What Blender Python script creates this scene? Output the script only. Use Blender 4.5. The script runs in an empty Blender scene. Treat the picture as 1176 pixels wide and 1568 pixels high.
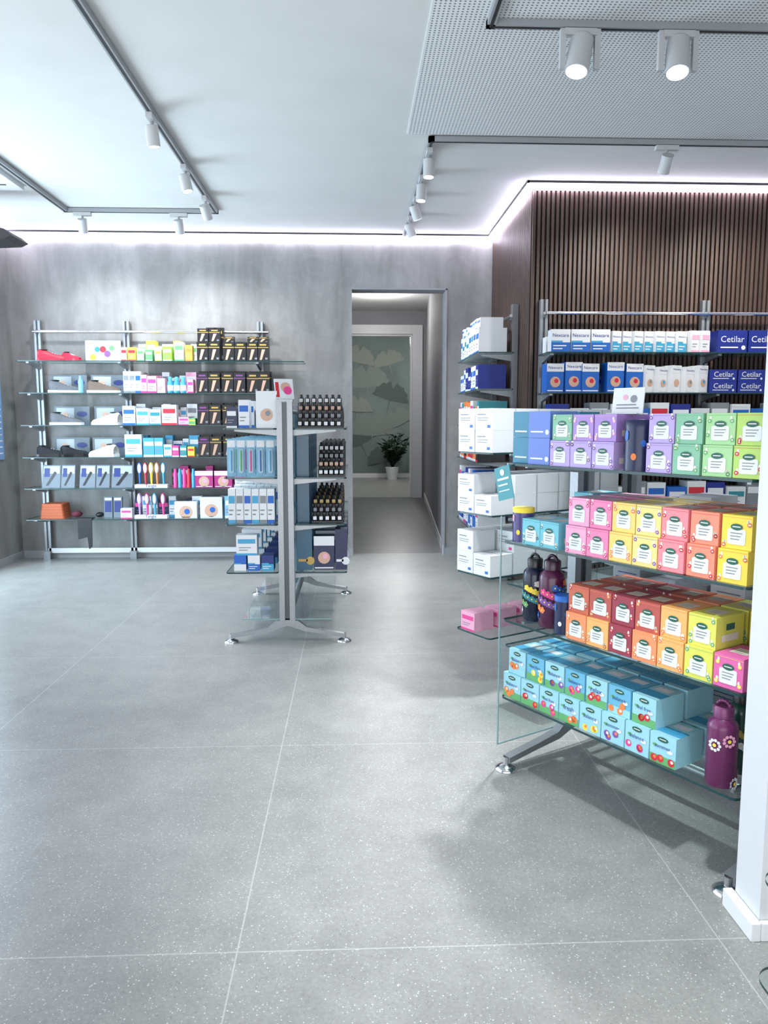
import bpy, math, random
from mathutils import Vector, Matrix
random.seed(7)
sc = bpy.context.scene
sc.view_settings.view_transform = 'Standard'

# ------------------------------------------------------------------ materials
MATS = {}
def lin(c):
    c = c / 255.0
    return c / 12.92 if c <= 0.04045 else ((c + 0.055) / 1.055) ** 2.4
def rgb(t): return (lin(t[0]), lin(t[1]), lin(t[2]), 1)
def newmat(name):
    m = bpy.data.materials.new(name); m.use_nodes = True
    nt = m.node_tree
    return m, nt, nt.nodes['Principled BSDF']
def mat(name, col, rough=0.5, metal=0.0, noise=0.0, scale=20, emit=0, spec=0.5):
    if name in MATS: return MATS[name]
    m, nt, b = newmat(name)
    b.inputs['Base Color'].default_value = rgb(col)
    b.inputs['Roughness'].default_value = rough
    b.inputs['Metallic'].default_value = metal
    b.inputs['Specular IOR Level'].default_value = spec
    if noise:
        tc = nt.nodes.new('ShaderNodeTexCoord'); n = nt.nodes.new('ShaderNodeTexNoise')
        n.inputs['Scale'].default_value = scale; n.inputs['Detail'].default_value = 6
        r = nt.nodes.new('ShaderNodeValToRGB'); c = rgb(col)
        r.color_ramp.elements[0].position = 0.3; r.color_ramp.elements[1].position = 0.7
        r.color_ramp.elements[0].color = (c[0]*(1-noise), c[1]*(1-noise), c[2]*(1-noise), 1)
        r.color_ramp.elements[1].color = (min(1, c[0]*(1+noise)), min(1, c[1]*(1+noise)), min(1, c[2]*(1+noise)), 1)
        nt.links.new(tc.outputs['Object'], n.inputs['Vector']); nt.links.new(n.outputs['Fac'], r.inputs['Fac'])
        nt.links.new(r.outputs['Color'], b.inputs['Base Color'])
    if emit:
        b.inputs['Emission Color'].default_value = rgb(col); b.inputs['Emission Strength'].default_value = emit
    MATS[name] = m
    return m

def floor_material(name, lo, hi):
    m, nt, b = newmat(name); N = nt.nodes; L = nt.links
    tc = N.new('ShaderNodeTexCoord')
    big = N.new('ShaderNodeTexNoise'); big.inputs['Scale'].default_value = 5; big.inputs['Detail'].default_value = 10; big.inputs['Roughness'].default_value = .7
    L.new(tc.outputs['Object'], big.inputs['Vector'])
    r1 = N.new('ShaderNodeValToRGB'); r1.color_ramp.elements[0].position = .3; r1.color_ramp.elements[1].position = .72
    r1.color_ramp.elements[0].color = rgb(lo); r1.color_ramp.elements[1].color = rgb(hi)
    L.new(big.outputs['Fac'], r1.inputs['Fac'])
    fine = N.new('ShaderNodeTexNoise'); fine.inputs['Scale'].default_value = 90; fine.inputs['Detail'].default_value = 6; fine.inputs['Roughness'].default_value = .85
    L.new(tc.outputs['Object'], fine.inputs['Vector'])
    fr = N.new('ShaderNodeMapRange'); fr.inputs['From Min'].default_value = .3; fr.inputs['From Max'].default_value = .7; fr.inputs['To Min'].default_value = .76; fr.inputs['To Max'].default_value = 1.22
    L.new(fine.outputs['Fac'], fr.inputs['Value'])
    mul = N.new('ShaderNodeVectorMath'); mul.operation = 'SCALE'
    L.new(r1.outputs['Color'], mul.inputs[0]); L.new(fr.outputs['Result'], mul.inputs['Scale'])
    def chips(scale, thr, amt, size, col, prev):
        vo = N.new('ShaderNodeTexVoronoi'); vo.inputs['Scale'].default_value = scale
        L.new(tc.outputs['Object'], vo.inputs['Vector'])
        sep = N.new('ShaderNodeSeparateColor'); L.new(vo.outputs['Color'], sep.inputs['Color'])
        sz = N.new('ShaderNodeMath'); sz.operation = 'MULTIPLY'; sz.inputs[1].default_value = size; L.new(sep.outputs['Green'], sz.inputs[0])
        lt = N.new('ShaderNodeMath'); lt.operation = 'LESS_THAN'; L.new(vo.outputs['Distance'], lt.inputs[0]); L.new(sz.outputs[0], lt.inputs[1])
        gt = N.new('ShaderNodeMath'); gt.operation = 'GREATER_THAN'; gt.inputs[1].default_value = thr; L.new(sep.outputs['Red'], gt.inputs[0])
        c1 = N.new('ShaderNodeMath'); c1.operation = 'MULTIPLY'; L.new(lt.outputs[0], c1.inputs[0]); L.new(gt.outputs[0], c1.inputs[1])
        c2 = N.new('ShaderNodeMath'); c2.operation = 'MULTIPLY'; L.new(c1.outputs[0], c2.inputs[0])
        c3 = N.new('ShaderNodeMath'); c3.operation = 'MULTIPLY'; c3.inputs[1].default_value = amt; L.new(sep.outputs['Blue'], c3.inputs[0]); L.new(c3.outputs[0], c2.inputs[1])
        mx = N.new('ShaderNodeMixRGB'); L.new(c2.outputs[0], mx.inputs['Fac']); L.new(prev, mx.inputs[1]); mx.inputs[2].default_value = rgb(col)
        return mx.outputs[0]
    o = chips(200, .50, .75, .44, (208, 210, 206), mul.outputs[0])
    o = chips(120, .90, .55, .34, (208, 210, 206), o)
    o = chips(190, .65, .5, .42, (86, 89, 90), o)
    sx = N.new('ShaderNodeSeparateXYZ'); L.new(tc.outputs['Object'], sx.inputs[0])
    def line(out, off):
        a = N.new('ShaderNodeMath'); a.operation = 'ADD'; a.inputs[1].default_value = off + 24; L.new(out, a.inputs[0])
        d = N.new('ShaderNodeMath'); d.operation = 'DIVIDE'; d.inputs[1].default_value = 1.2; L.new(a.outputs[0], d.inputs[0])
        f = N.new('ShaderNodeMath'); f.operation = 'FRACT'; L.new(d.outputs[0], f.inputs[0])
        l = N.new('ShaderNodeMath'); l.operation = 'LESS_THAN'; l.inputs[1].default_value = .0032; L.new(f.outputs[0], l.inputs[0])
        return l
    l1 = line(sx.outputs['X'], .29); l2 = line(sx.outputs['Y'], -1.74)
    mxx = N.new('ShaderNodeMath'); mxx.operation = 'MAXIMUM'; L.new(l1.outputs[0], mxx.inputs[0]); L.new(l2.outputs[0], mxx.inputs[1])
    gs = N.new('ShaderNodeMath'); gs.operation = 'MULTIPLY'; gs.inputs[1].default_value = .45; L.new(mxx.outputs[0], gs.inputs[0])
    mx3 = N.new('ShaderNodeMixRGB'); L.new(gs.outputs[0], mx3.inputs['Fac']); L.new(o, mx3.inputs[1]); mx3.inputs[2].default_value = rgb((196, 198, 195))
    L.new(mx3.outputs[0], b.inputs['Base Color'])
    rr = N.new('ShaderNodeMapRange'); rr.inputs['To Min'].default_value = .24; rr.inputs['To Max'].default_value = .44
    L.new(fine.outputs['Fac'], rr.inputs['Value']); L.new(rr.outputs['Result'], b.inputs['Roughness'])
    bp = N.new('ShaderNodeBump'); bp.inputs['Strength'].default_value = .12; bp.inputs['Distance'].default_value = .002
    L.new(fine.outputs['Fac'], bp.inputs['Height']); L.new(bp.outputs[0], b.inputs['Normal'])
    return m

def plaster_material():
    m, nt, b = newmat('troweled_concrete_plaster'); N = nt.nodes; L = nt.links
    tc = N.new('ShaderNodeTexCoord'); mp = N.new('ShaderNodeMapping'); mp.inputs['Scale'].default_value = (2.4, 2.4, .5)
    L.new(tc.outputs['Object'], mp.inputs[0])
    n = N.new('ShaderNodeTexNoise'); n.inputs['Scale'].default_value = 1.5; n.inputs['Detail'].default_value = 10; n.inputs['Roughness'].default_value = .6; n.inputs['Distortion'].default_value = .3
    L.new(mp.outputs[0], n.inputs['Vector'])
    r = N.new('ShaderNodeValToRGB'); e = r.color_ramp.elements
    e[0].position = .30; e[0].color = rgb((114, 114, 113)); e[1].position = .72; e[1].color = rgb((156, 156, 154))
    x = r.color_ramp.elements.new(.5); x.color = rgb((134, 134, 133))
    L.new(n.outputs['Fac'], r.inputs['Fac'])
    n2 = N.new('ShaderNodeTexNoise'); n2.inputs['Scale'].default_value = 3; n2.inputs['Detail'].default_value = 8; n2.inputs['Distortion'].default_value = 2
    L.new(tc.outputs['Object'], n2.inputs['Vector'])
    r2 = N.new('ShaderNodeValToRGB'); r2.color_ramp.elements[0].position = .495; r2.color_ramp.elements[0].color = (1, 1, 1, 1)
    r2.color_ramp.elements[1].position = .515; r2.color_ramp.elements[1].color = (.88, .88, .88, 1)
    L.new(n2.outputs['Fac'], r2.inputs['Fac'])
    mx = N.new('ShaderNodeMixRGB'); mx.blend_type = 'MULTIPLY'; mx.inputs['Fac'].default_value = .6
    L.new(r.outputs[0], mx.inputs[1]); L.new(r2.outputs[0], mx.inputs[2])
    L.new(mx.outputs[0], b.inputs['Base Color']); b.inputs['Roughness'].default_value = .6
    bp = N.new('ShaderNodeBump'); bp.inputs['Strength'].default_value = .15; bp.inputs['Distance'].default_value = .008
    L.new(n.outputs['Fac'], bp.inputs['Height']); L.new(bp.outputs[0], b.inputs['Normal'])
    return m

def perforated_material():
    m, nt, b = newmat('perforated_acoustic_board'); N = nt.nodes; L = nt.links
    tc = N.new('ShaderNodeTexCoord'); sx = N.new('ShaderNodeSeparateXYZ'); L.new(tc.outputs['Object'], sx.inputs[0])
    def cen(o):
        d = N.new('ShaderNodeMath'); d.operation = 'DIVIDE'; d.inputs[1].default_value = .02; L.new(o, d.inputs[0])
        f = N.new('ShaderNodeMath'); f.operation = 'FRACT'; L.new(d.outputs[0], f.inputs[0])
        s = N.new('ShaderNodeMath'); s.operation = 'SUBTRACT'; s.inputs[1].default_value = .5; L.new(f.outputs[0], s.inputs[0])
        p = N.new('ShaderNodeMath'); p.operation = 'POWER'; p.inputs[1].default_value = 2
        ab = N.new('ShaderNodeMath'); ab.operation = 'ABSOLUTE'; L.new(s.outputs[0], ab.inputs[0]); L.new(ab.outputs[0], p.inputs[0])
        return p
    a = cen(sx.outputs['X']); c = cen(sx.outputs['Y'])
    ad = N.new('ShaderNodeMath'); ad.operation = 'ADD'; L.new(a.outputs[0], ad.inputs[0]); L.new(c.outputs[0], ad.inputs[1])
    lt = N.new('ShaderNodeMath'); lt.operation = 'LESS_THAN'; lt.inputs[1].default_value = .06; L.new(ad.outputs[0], lt.inputs[0])
    mx = N.new('ShaderNodeMixRGB'); L.new(lt.outputs[0], mx.inputs['Fac']); mx.inputs[1].default_value = rgb((218, 220, 221)); mx.inputs[2].default_value = rgb((116, 119, 121))
    L.new(mx.outputs[0], b.inputs['Base Color']); b.inputs['Roughness'].default_value = .8
    return m

def wood_material():
    m, nt, b = newmat('walnut_slat_wood'); N = nt.nodes; L = nt.links
    tc = N.new('ShaderNodeTexCoord'); mp = N.new('ShaderNodeMapping'); mp.inputs['Scale'].default_value = (30, 30, 1.2)
    L.new(tc.outputs['Object'], mp.inputs[0])
    n = N.new('ShaderNodeTexNoise'); n.inputs['Scale'].default_value = 1.2; n.inputs['Detail'].default_value = 6
    L.new(mp.outputs[0], n.inputs['Vector'])
    r = N.new('ShaderNodeValToRGB'); e = r.color_ramp.elements
    e[0].position = .3; e[0].color = rgb((56, 43, 38)); e[1].position = .72; e[1].color = rgb((90, 70, 61))
    L.new(n.outputs['Fac'], r.inputs['Fac']); L.new(r.outputs[0], b.inputs['Base Color']); b.inputs['Roughness'].default_value = .5
    return m

def glass_material(name, tint, refl=.5):
    m = bpy.data.materials.new(name); m.use_nodes = True; nt = m.node_tree; N = nt.nodes; L = nt.links
    for x in list(N): N.remove(x)
    o = N.new('ShaderNodeOutputMaterial'); t = N.new('ShaderNodeBsdfTransparent'); t.inputs[0].default_value = tint
    g = N.new('ShaderNodeBsdfGlossy'); g.inputs['Roughness'].default_value = .02; g.inputs['Color'].default_value = (.92, 1, .98, 1)
    lw = N.new('ShaderNodeLayerWeight'); lw.inputs['Blend'].default_value = .5
    pw = N.new('ShaderNodeMath'); pw.operation = 'POWER'; pw.inputs[1].default_value = 4.5; L.new(lw.outputs['Facing'], pw.inputs[0])
    mm = N.new('ShaderNodeMath'); mm.operation = 'MULTIPLY_ADD'; mm.inputs[1].default_value = refl; mm.inputs[2].default_value = .03; L.new(pw.outputs[0], mm.inputs[0])
    mx = N.new('ShaderNodeMixShader'); L.new(mm.outputs[0], mx.inputs[0]); L.new(t.outputs[0], mx.inputs[1]); L.new(g.outputs[0], mx.inputs[2])
    L.new(mx.outputs[0], o.inputs[0])
    return m

M_FLOOR = floor_material('terrazzo_tile', (128, 129, 126), (148, 149, 145)); M_FLOOR_SHADED = floor_material('terrazzo_tile_shaded', (84, 85, 88), (100, 101, 103))  # corridor shade is put into a darker copy of the same terrazzo
M_PLASTER = plaster_material(); M_PERF = perforated_material(); M_WOOD = wood_material()
M_GLASS = glass_material('clear_shelf_glass', (.93, .97, .96, 1), .6)
M_GEDGE = mat('glass_green_edge', (18, 58, 60), .15)
M_GEDGEL = mat('glass_pale_edge', (120, 150, 150), .15)
M_BLUEG = glass_material('blue_tinted_glass', (.45, .68, .78, 1), .5)
M_CLEARP = glass_material('clear_plastic', (.96, .98, .98, 1), .3)
M_CEIL = mat('painted_ceiling', (208, 209, 207), .85, noise=.03, scale=3)
M_WHITE = mat('white_paint', (206, 208, 210), .5)
M_TRIM = mat('white_trim', (222, 224, 226), .4)
M_SLATBACK = mat('slat_backing_felt', (26, 20, 19), .9)
M_ALU = mat('brushed_aluminium', (148, 152, 156), .38, .7, noise=.05, scale=60)
M_ALUD = mat('aluminium_groove', (84, 88, 92), .4, .7)
M_CHROME = mat('polished_foot_metal', (200, 203, 206), .15, 1.0)
M_LED = mat('led_strip_diffuser', (242, 232, 255), .5, emit=24)
M_LAMPB = mat('lamp_body_white', (184, 186, 187), .45)
M_LAMPE = mat('lamp_lens', (235, 242, 255), .3, emit=22)
M_TRACK = mat('track_grey', (150, 153, 156), .5)
M_TRACKD = mat('track_slot_dark', (38, 40, 43), .5)
M_BLACK = mat('matte_black', (16, 17, 20), .45)
M_CORR = mat('corridor_grey_paint', (146, 147, 150), .7, noise=.04, scale=2)
M_PAPER = mat('wallpaper_sage', (112, 126, 122), .8, noise=.18, scale=1.5)

# ------------------------------------------------------------------ builder
class B:
    def __init__(s, name, loc=(0, 0, 0), rot=0.0, parent=None):
        s.name = name; s.loc = loc; s.rot = rot; s.parent = parent
        s.v = []; s.f = []; s.mi = []; s.sm = []; s.mats = []
    def m(s, mt):
        if mt not in s.mats: s.mats.append(mt)
        return s.mats.index(mt)
    def add(s, vs, fs, mt, M=None, smooth=False):
        o = len(s.v); k = s.m(mt)
        if M is not None: vs = [M @ Vector(v) for v in vs]
        s.v.extend([tuple(v) for v in vs])
        for f in fs: s.f.append([i + o for i in f]); s.mi.append(k); s.sm.append(smooth)
    def box(s, x0, x1, y0, y1, z0, z1, mt, M=None, edge=None):
        vs = [(x0, y0, z0), (x1, y0, z0), (x1, y1, z0), (x0, y1, z0), (x0, y0, z1), (x1, y0, z1), (x1, y1, z1), (x0, y1, z1)]
        tb = [(0, 3, 2, 1), (4, 5, 6, 7)]; sd = [(0, 1, 5, 4), (1, 2, 6, 5), (2, 3, 7, 6), (3, 0, 4, 7)]
        if edge is None: s.add(vs, tb + sd, mt, M)
        else: s.add(vs, tb, mt, M); s.add(vs, sd, edge, M)
    def cyl(s, p0, p1, r, mt, n=16, r2=None, M=None, smooth=True, caps=True):
        p0 = Vector(p0); p1 = Vector(p1); r2 = r if r2 is None else r2
        d = (p1 - p0).normalized(); q = d.to_track_quat('Z', 'Y').to_matrix()
        vs = []
        for p, rr in ((p0, r), (p1, r2)):
            for i in range(n):
                a = 2 * math.pi * i / n; vs.append(p + q @ Vector((rr * math.cos(a), rr * math.sin(a), 0)))
        s.add(vs, [(i, (i + 1) % n, n + (i + 1) % n, n + i) for i in range(n)], mt, M, smooth)
        if caps: s.add(vs, [tuple(reversed(range(n))), tuple(range(n, 2 * n))], mt, M)
    def lathe(s, prof, mt, M=None, n=24):
        vs = []
        for r, z in prof:
            for i in range(n):
                a = 2 * math.pi * i / n; vs.append((r * math.cos(a), r * math.sin(a), z))
        fs = []
        for j in range(len(prof) - 1):
            for i in range(n): fs.append((j * n + i, j * n + (i + 1) % n, (j + 1) * n + (i + 1) % n, (j + 1) * n + i))
        s.add(vs, fs, mt, M, True)
        k = len(prof) - 1
        s.add(vs, [tuple(reversed(range(n))), tuple(range(k * n, k * n + n))], mt, M)
    def prism(s, poly, axis, a0, a1, mt, M=None, edge=None, smooth=False):
        def P(p, a):
            if axis == 'z': return (p[0], p[1], a)
            if axis == 'x': return (a, p[0], p[1])
            return (p[0], a, p[1])
        n = len(poly); vs = [P(p, a0) for p in poly] + [P(p, a1) for p in poly]
        s.add(vs, [tuple(reversed(range(n))), tuple(range(n, 2 * n))], mt, M)
        s.add(vs, [(i, (i + 1) % n, n + (i + 1) % n, n + i) for i in range(n)], edge or mt, M, smooth)
    def disc(s, c, r, mt, M=None, n=10, rz=None, y=None):
        rz = rz or r
        vs = [(c[0] + r * math.cos(2 * math.pi * i / n), c[1], c[2] + rz * math.sin(2 * math.pi * i / n)) for i in range(n)]
        s.add(vs, [tuple(range(n))], mt, M)
    def rect(s, x0, x1, z0, z1, y, mt, M=None):
        s.add([(x0, y, z0), (x1, y, z0), (x1, y, z1), (x0, y, z1)], [(0, 1, 2, 3)], mt, M)
    def ell(s, c, rx, ry, rz, mt, M=None, n=12, k=8):
        vs = []; fs = []
        for j in range(k + 1):
            t = math.pi * j / k
            for i in range(n):
                a = 2 * math.pi * i / n
                vs.append((c[0] + rx * math.sin(t) * math.cos(a), c[1] + ry * math.sin(t) * math.sin(a), c[2] - rz * math.cos(t)))
        for j in range(k):
            for i in range(n): fs.append((j * n + i, j * n + (i + 1) % n, (j + 1) * n + (i + 1) % n, (j + 1) * n + i))
        s.add(vs, fs, mt, M, True)
    def text(s, body, cx, cz, w, y, mt, M=None, hmax=None):
        vs, fs, tw, th = textgeo(body)
        k = w / tw
        if hmax and k * th > hmax: k = hmax / th
        s.add([(cx + (x - tw / 2) * k, y, cz + (z - th / 2) * k) for x, z in vs], fs, mt, M)
    def build(s, bevel=0):
        me = bpy.data.meshes.new(s.name); me.from_pydata(s.v, [], s.f)
        for mt in s.mats: me.materials.append(mt)
        me.polygons.foreach_set('material_index', s.mi); me.polygons.foreach_set('use_smooth', s.sm); me.update()
        ob = bpy.data.objects.new(s.name, me); sc.collection.objects.link(ob)
        ob.location = s.loc; ob.rotation_euler = (0, 0, s.rot)
        if s.parent: ob.parent = s.parent
        if bevel:
            bm = ob.modifiers.new('bevel', 'BEVEL'); bm.width = bevel; bm.segments = 2; bm.limit_method = 'ANGLE'; bm.harden_normals = False
        return ob
TG = {}
def textgeo(body):
    if body in TG: return TG[body]
    cu = bpy.data.curves.new('tmp', 'FONT'); cu.body = body; cu.resolution_u = 2
    ob = bpy.data.objects.new('tmp', cu); sc.collection.objects.link(ob)
    bpy.context.view_layer.update()
    dg = bpy.context.evaluated_depsgraph_get(); me = ob.evaluated_get(dg).to_mesh()
    vs = [(v.co.x, v.co.y) for v in me.vertices]; fs = [tuple(p.vertices) for p in me.polygons]
    ob.evaluated_get(dg).to_mesh_clear()
    bpy.data.objects.remove(ob); bpy.data.curves.remove(cu)
    x0 = min(v[0] for v in vs); z0 = min(v[1] for v in vs)
    vs = [(a - x0, b - z0) for a, b in vs]
    TG[body] = (vs, fs, max(v[0] for v in vs), max(v[1] for v in vs)); return TG[body]
def T(x, y, z, rz=0, rx=0, ry=0):
    return Matrix.Translation((x, y, z)) @ Matrix.Rotation(rz, 4, 'Z') @ Matrix.Rotation(ry, 4, 'Y') @ Matrix.Rotation(rx, 4, 'X')
def rrect(x0, x1, y0, y1, r, k=5):
    pts = []
    for cx, cy, a0 in ((x1 - r, y0 + r, -90), (x1 - r, y1 - r, 0), (x0 + r, y1 - r, 90), (x0 + r, y0 + r, 180)):
        for i in range(k + 1):
            a = math.radians(a0 + 90 * i / k); pts.append((cx + r * math.cos(a), cy + r * math.sin(a)))
    return pts

# ------------------------------------------------------------------ room shell
H = 3.0
b = B('floor'); b.box(-3.3, 4.2, -1.5, 7.40, -.05, 0, M_FLOOR); b.build()
b = B('floor_corridor'); b.box(-1.2, 2.6, 7.40, 13.0, -.05, 0, M_FLOOR_SHADED); b.box(-1.2, 2.6, 13.0, 18.0, -.05, 0, M_FLOOR); b.build()
b = B('ceiling')
b.box(-3.13, 1.33, -1.5, 7.3, H, H + .1, M_CEIL); b.box(1.33, 4.2, -1.5, 5.72, H, H + .1, M_CEIL); b.build()
b = B('ceiling_acoustic_panel'); b.box(.335, 4.0, .6, 4.79, H - .006, H, M_PERF); b.build()
b = B('wall_back')
b.box(-3.13, 0, 7.3, 7.48, 0, H, M_PLASTER); b.box(0, .89, 7.3, 7.48, 2.52, H, M_PLASTER); b.box(.89, 1.33, 7.3, 7.48, 0, H, M_PLASTER); b.build()
b = B('wall_left')
b.box(-3.28, -3.13, 6.7, 7.48, 0, H, M_PLASTER); b.box(-3.28, -3.13, -1.5, .2, 0, H, M_PLASTER)
b.box(-3.28, -3.13, .2, 6.7, 2.7, H, M_PLASTER); b.box(-3.28, -3.13, .2, 6.7, 0, .12, M_PLASTER); b.build()
b = B('window_1')
for y in (.2, 1.82, 3.44, 5.06, 6.66): b.box(-3.24, -3.17, y, y + .04, .12, 2.7, M_TRACKD)
for z in (.12, 2.66): b.box(-3.24, -3.17, .24, 6.66, z, z + .04, M_TRACKD)
b.box(-3.208, -3.202, .24, 6.66, .16, 2.66, M_CLEARP); b.build()
b = B('wall_right'); b.box(4.0, 4.2, -1.5, 5.72, 0, H, M_WHITE); b.build()
b = B('wall_slatted_wood')
b.box(1.33, 4.2, 5.72, 7.48, 0, H, M_SLATBACK)
x = 1.315
while x < 4.0:
    b.box(x, x + .020, 5.700, 5.722, 0, H, M_WOOD); x += .034
y = 5.735
while y < 7.27:
    b.box(1.308, 1.332, y, y + .020, 0, H, M_WOOD); y += .034
b.build()
b = B('wall_corridor_right'); b.prism([(.89, 7.48), (1.22, 12.9), (1.4, 12.9), (1.33, 7.48)], 'z', 0, 3.1, M_CORR); b.build()
b = B('wall_corridor_left'); b.box(-.45, -.3, 7.48, 12.9, 0, 3.1, M_CORR); b.build()
b = B('ceiling_corridor'); b.box(-.45, 1.4, 7.48, 12.9, 3.1, 3.2, M_CEIL)
b.box(-.3, 1.0, 9.9, 10.1, 2.98, 3.1, M_CEIL); b.build()
b = B('wall_corridor_end'); b.box(-.45, -.1, 12.9, 13.05, 0, 3.2, M_CORR); b.box(1.0, 1.5, 12.9, 13.05, 0, 3.2, M_CORR); b.box(-.1, 1.0, 12.9, 13.05, 2.72, 3.2, M_CORR); b.build()
b = B('door_frame_white')
b.box(1.0, 1.17, 12.86, 12.9, 0, 2.87, M_TRIM); b.box(-.27, -.1, 12.86, 12.9, 0, 2.87, M_TRIM); b.box(-.1, 1.0, 12.86, 12.9, 2.72, 2.87, M_TRIM)
b.box(.97, 1.0, 12.9, 13.05, 0, 2.72, M_TRIM); b.box(-.1, -.07, 12.9, 13.05, 0, 2.72, M_TRIM); b.box(-.07, .97, 12.9, 13.05, 2.69, 2.72, M_TRIM); b.build(.004)
b = B('wall_far_wallpaper'); b.box(-1.2, 2.6, 17.6, 17.7, 0, 3.2, M_PAPER)
LF = [mat('leaf_print_a', (124, 132, 126), .8), mat('leaf_print_b', (84, 96, 90), .8), mat('leaf_print_c', (132, 139, 130), .8)]
FY = [17.598]
def fan(cx, cz, r, a0, mt):
    yy = FY[0]; FY[0] -= .003
    pts = [(cx, yy, cz)]
    for i in range(21):
        a = math.radians(a0 + 170 * i / 20); rr = r * (1 + .05 * math.sin(i * 2.3)) * (0.7 if i == 10 else 1)
        pts.append((cx + rr * math.cos(a), yy, cz + rr * math.sin(a)))
    b.add(pts, [(0, i, i + 1) for i in range(1, 21)], mt)
    a = math.radians(a0 + 85 + 180)
    b.add([(cx - .012, yy, cz), (cx + .012, yy, cz), (cx + r * .9 * math.cos(a) + .01, yy, cz + r * .9 * math.sin(a))], [(0, 1, 2)], mt)
fan(.35, 2.05, .5, 10, LF[0]); fan(.85, 1.75, .42, -10, LF[1]); fan(.2, .75, .48, 30, LF[1]); fan(.45, .95, .55, 5, LF[0])
fan(.85, 2.55, .35, 20, LF[2]); fan(.1, 2.6, .4, -10, LF[2]); fan(1.1, 1.2, .4, 30, LF[0]); fan(.1, 1.5, .35, 0, LF[2]); fan(.75, .35, .4, 20, LF[1])
b.build()
b = B('wall_far_sides'); b.box(1.85, 1.95, 13.05, 17.6, 0, 3.2, M_WHITE); b.box(-.9, -.8, 13.05, 17.6, 0, 3.2, M_WHITE); b.build()
b = B('ceiling_far_room'); b.box(-.9, 1.95, 12.9, 17.6, 3.2, 3.3, M_CEIL); b.build()
b = B('baseboard_back'); b.box(-3.13, 0, 7.287, 7.3, 0, .07, M_TRACK); b.box(.89, 1.3, 7.287, 7.3, 0, .07, M_TRACK); b.build()
b = B('baseboard_corridor'); b.prism([(.872, 7.3), (1.202, 12.86), (1.218, 12.86), (.889, 7.3)], 'z', 0, .09, M_TRIM); b.build()
b = B('baseboard_left'); b.box(-3.13, -3.117, 6.7, 7.285, 0, .07, M_TRACK); b.build()
b = B('baseboard_far'); b.box(-.8, 1.85, 17.56, 17.57, 0, .1, M_TRIM); b.build()
b = B('trim_doorway')
b.box(.875, .889, 7.29, 7.5, 0, 2.52, M_CORR); b.box(.001, .889, 7.29, 7.5, 2.505, 2.519, M_CORR); b.build()
b = B('led_cove_strip')
b.box(-3.11, 1.30, 7.268, 7.298, 2.945, 2.984, M_LED); b.box(-3.128, -3.10, 1.0, 7.268, 2.945, 2.984, M_LED)
b.box(1.275, 1.305, 5.68, 7.268, 2.945, 2.984, M_LED); b.box(1.275, 4.0, 5.668, 5.698, 2.945, 2.984, M_LED)
b.build()
b = B('trim_ceiling_shadow_gap')
b.box(-3.11, 1.28, 7.255, 7.267, 2.985, 2.999, M_TRACKD); b.box(1.262, 1.275, 5.655, 7.25, 2.985, 2.999, M_TRACKD); b.box(1.262, 4.0, 5.655, 5.667, 2.985, 2.999, M_TRACKD); b.build()
b = B('wall_pillar_right'); b.box(1.012, 1.6, 1.74, 1.86, 0, H - .008, M_WHITE); b.build()
b = B('baseboard_pillar'); b.box(.985, 1.011, 1.725, 1.875, 0, .05, M_TRIM); b.box(1.011, 1.6, 1.725, 1.739, 0, .05, M_TRIM); b.build(.003)
b = B('window_poster'); b.box(-3.128, -3.12, 6.72, 7.0, .95, 1.85, mat('poster_blue', (120, 160, 205), .4))
for i in range(14): b.box(-3.12, -3.118, 6.76, 6.97, 1.0 + i * .055, 1.012 + i * .055, mat('poster_text', (225, 232, 240), .5))
b.build()
b = B('mounted_speaker')
b.prism([(-3.0, 2.60), (-2.54, 2.62), (-2.49, 2.645), (-2.54, 2.69), (-3.0, 2.80)], 'y', 5.9, 6.2, M_BLACK)
b.box(-3.125, -2.99, 6.0, 6.1, 2.66, 2.74, M_TRACKD); b.box(-3.129, -3.11, 6.0, 6.1, 2.55, 2.94, M_TRACKD); b.build(.01)
b = B('ceiling_air_conditioner'); b.box(-3.0, -2.39, 5.3, 5.93, 2.965, 3.0, M_WHITE)
for i in range(4):
    b.box(-2.93, -2.46, 5.36 + i * .14, 5.38 + i * .14, 2.962, 2.966, M_TRACKD)
b.box(-2.86, -2.53, 5.44, 5.79, 2.955, 2.966, M_TRACK); b.build(.006)

# ------------------------------------------------------------------ track lights
def track(name, pts):
    b = B(name)
    for (x0, y0), (x1, y1) in zip(pts, pts[1:]):
        w = .018
        if abs(x0 - x1) < 1e-6:
            b.box(x0 - w, x0 + w, min(y0, y1) - w, max(y0, y1) + w, 2.965, 2.994, M_TRACK); b.box(x0 - .007, x0 + .007, min(y0, y1), max(y0, y1), 2.963, 2.966, M_TRACKD)
        else:
            b.box(min(x0, x1) - w, max(x0, x1) + w, y0 - w, y0 + w, 2.965, 2.994, M_TRACK); b.box(min(x0, x1), max(x0, x1), y0 - .007, y0 + .007, 2.963, 2.966, M_TRACKD)
    b.build()
track('ceiling_light_track', [(-1.1, 2.0), (-1.1, 6.5), (-2.3, 6.5), (-2.3, 2.0)])
track('ceiling_light_track', [(3.6, 4.83), (.485, 4.83), (.485, 7.2)])
track('ceiling_light_track', [(.6, 1.2), (.6, 3.47), (3.4, 3.47)])
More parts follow.
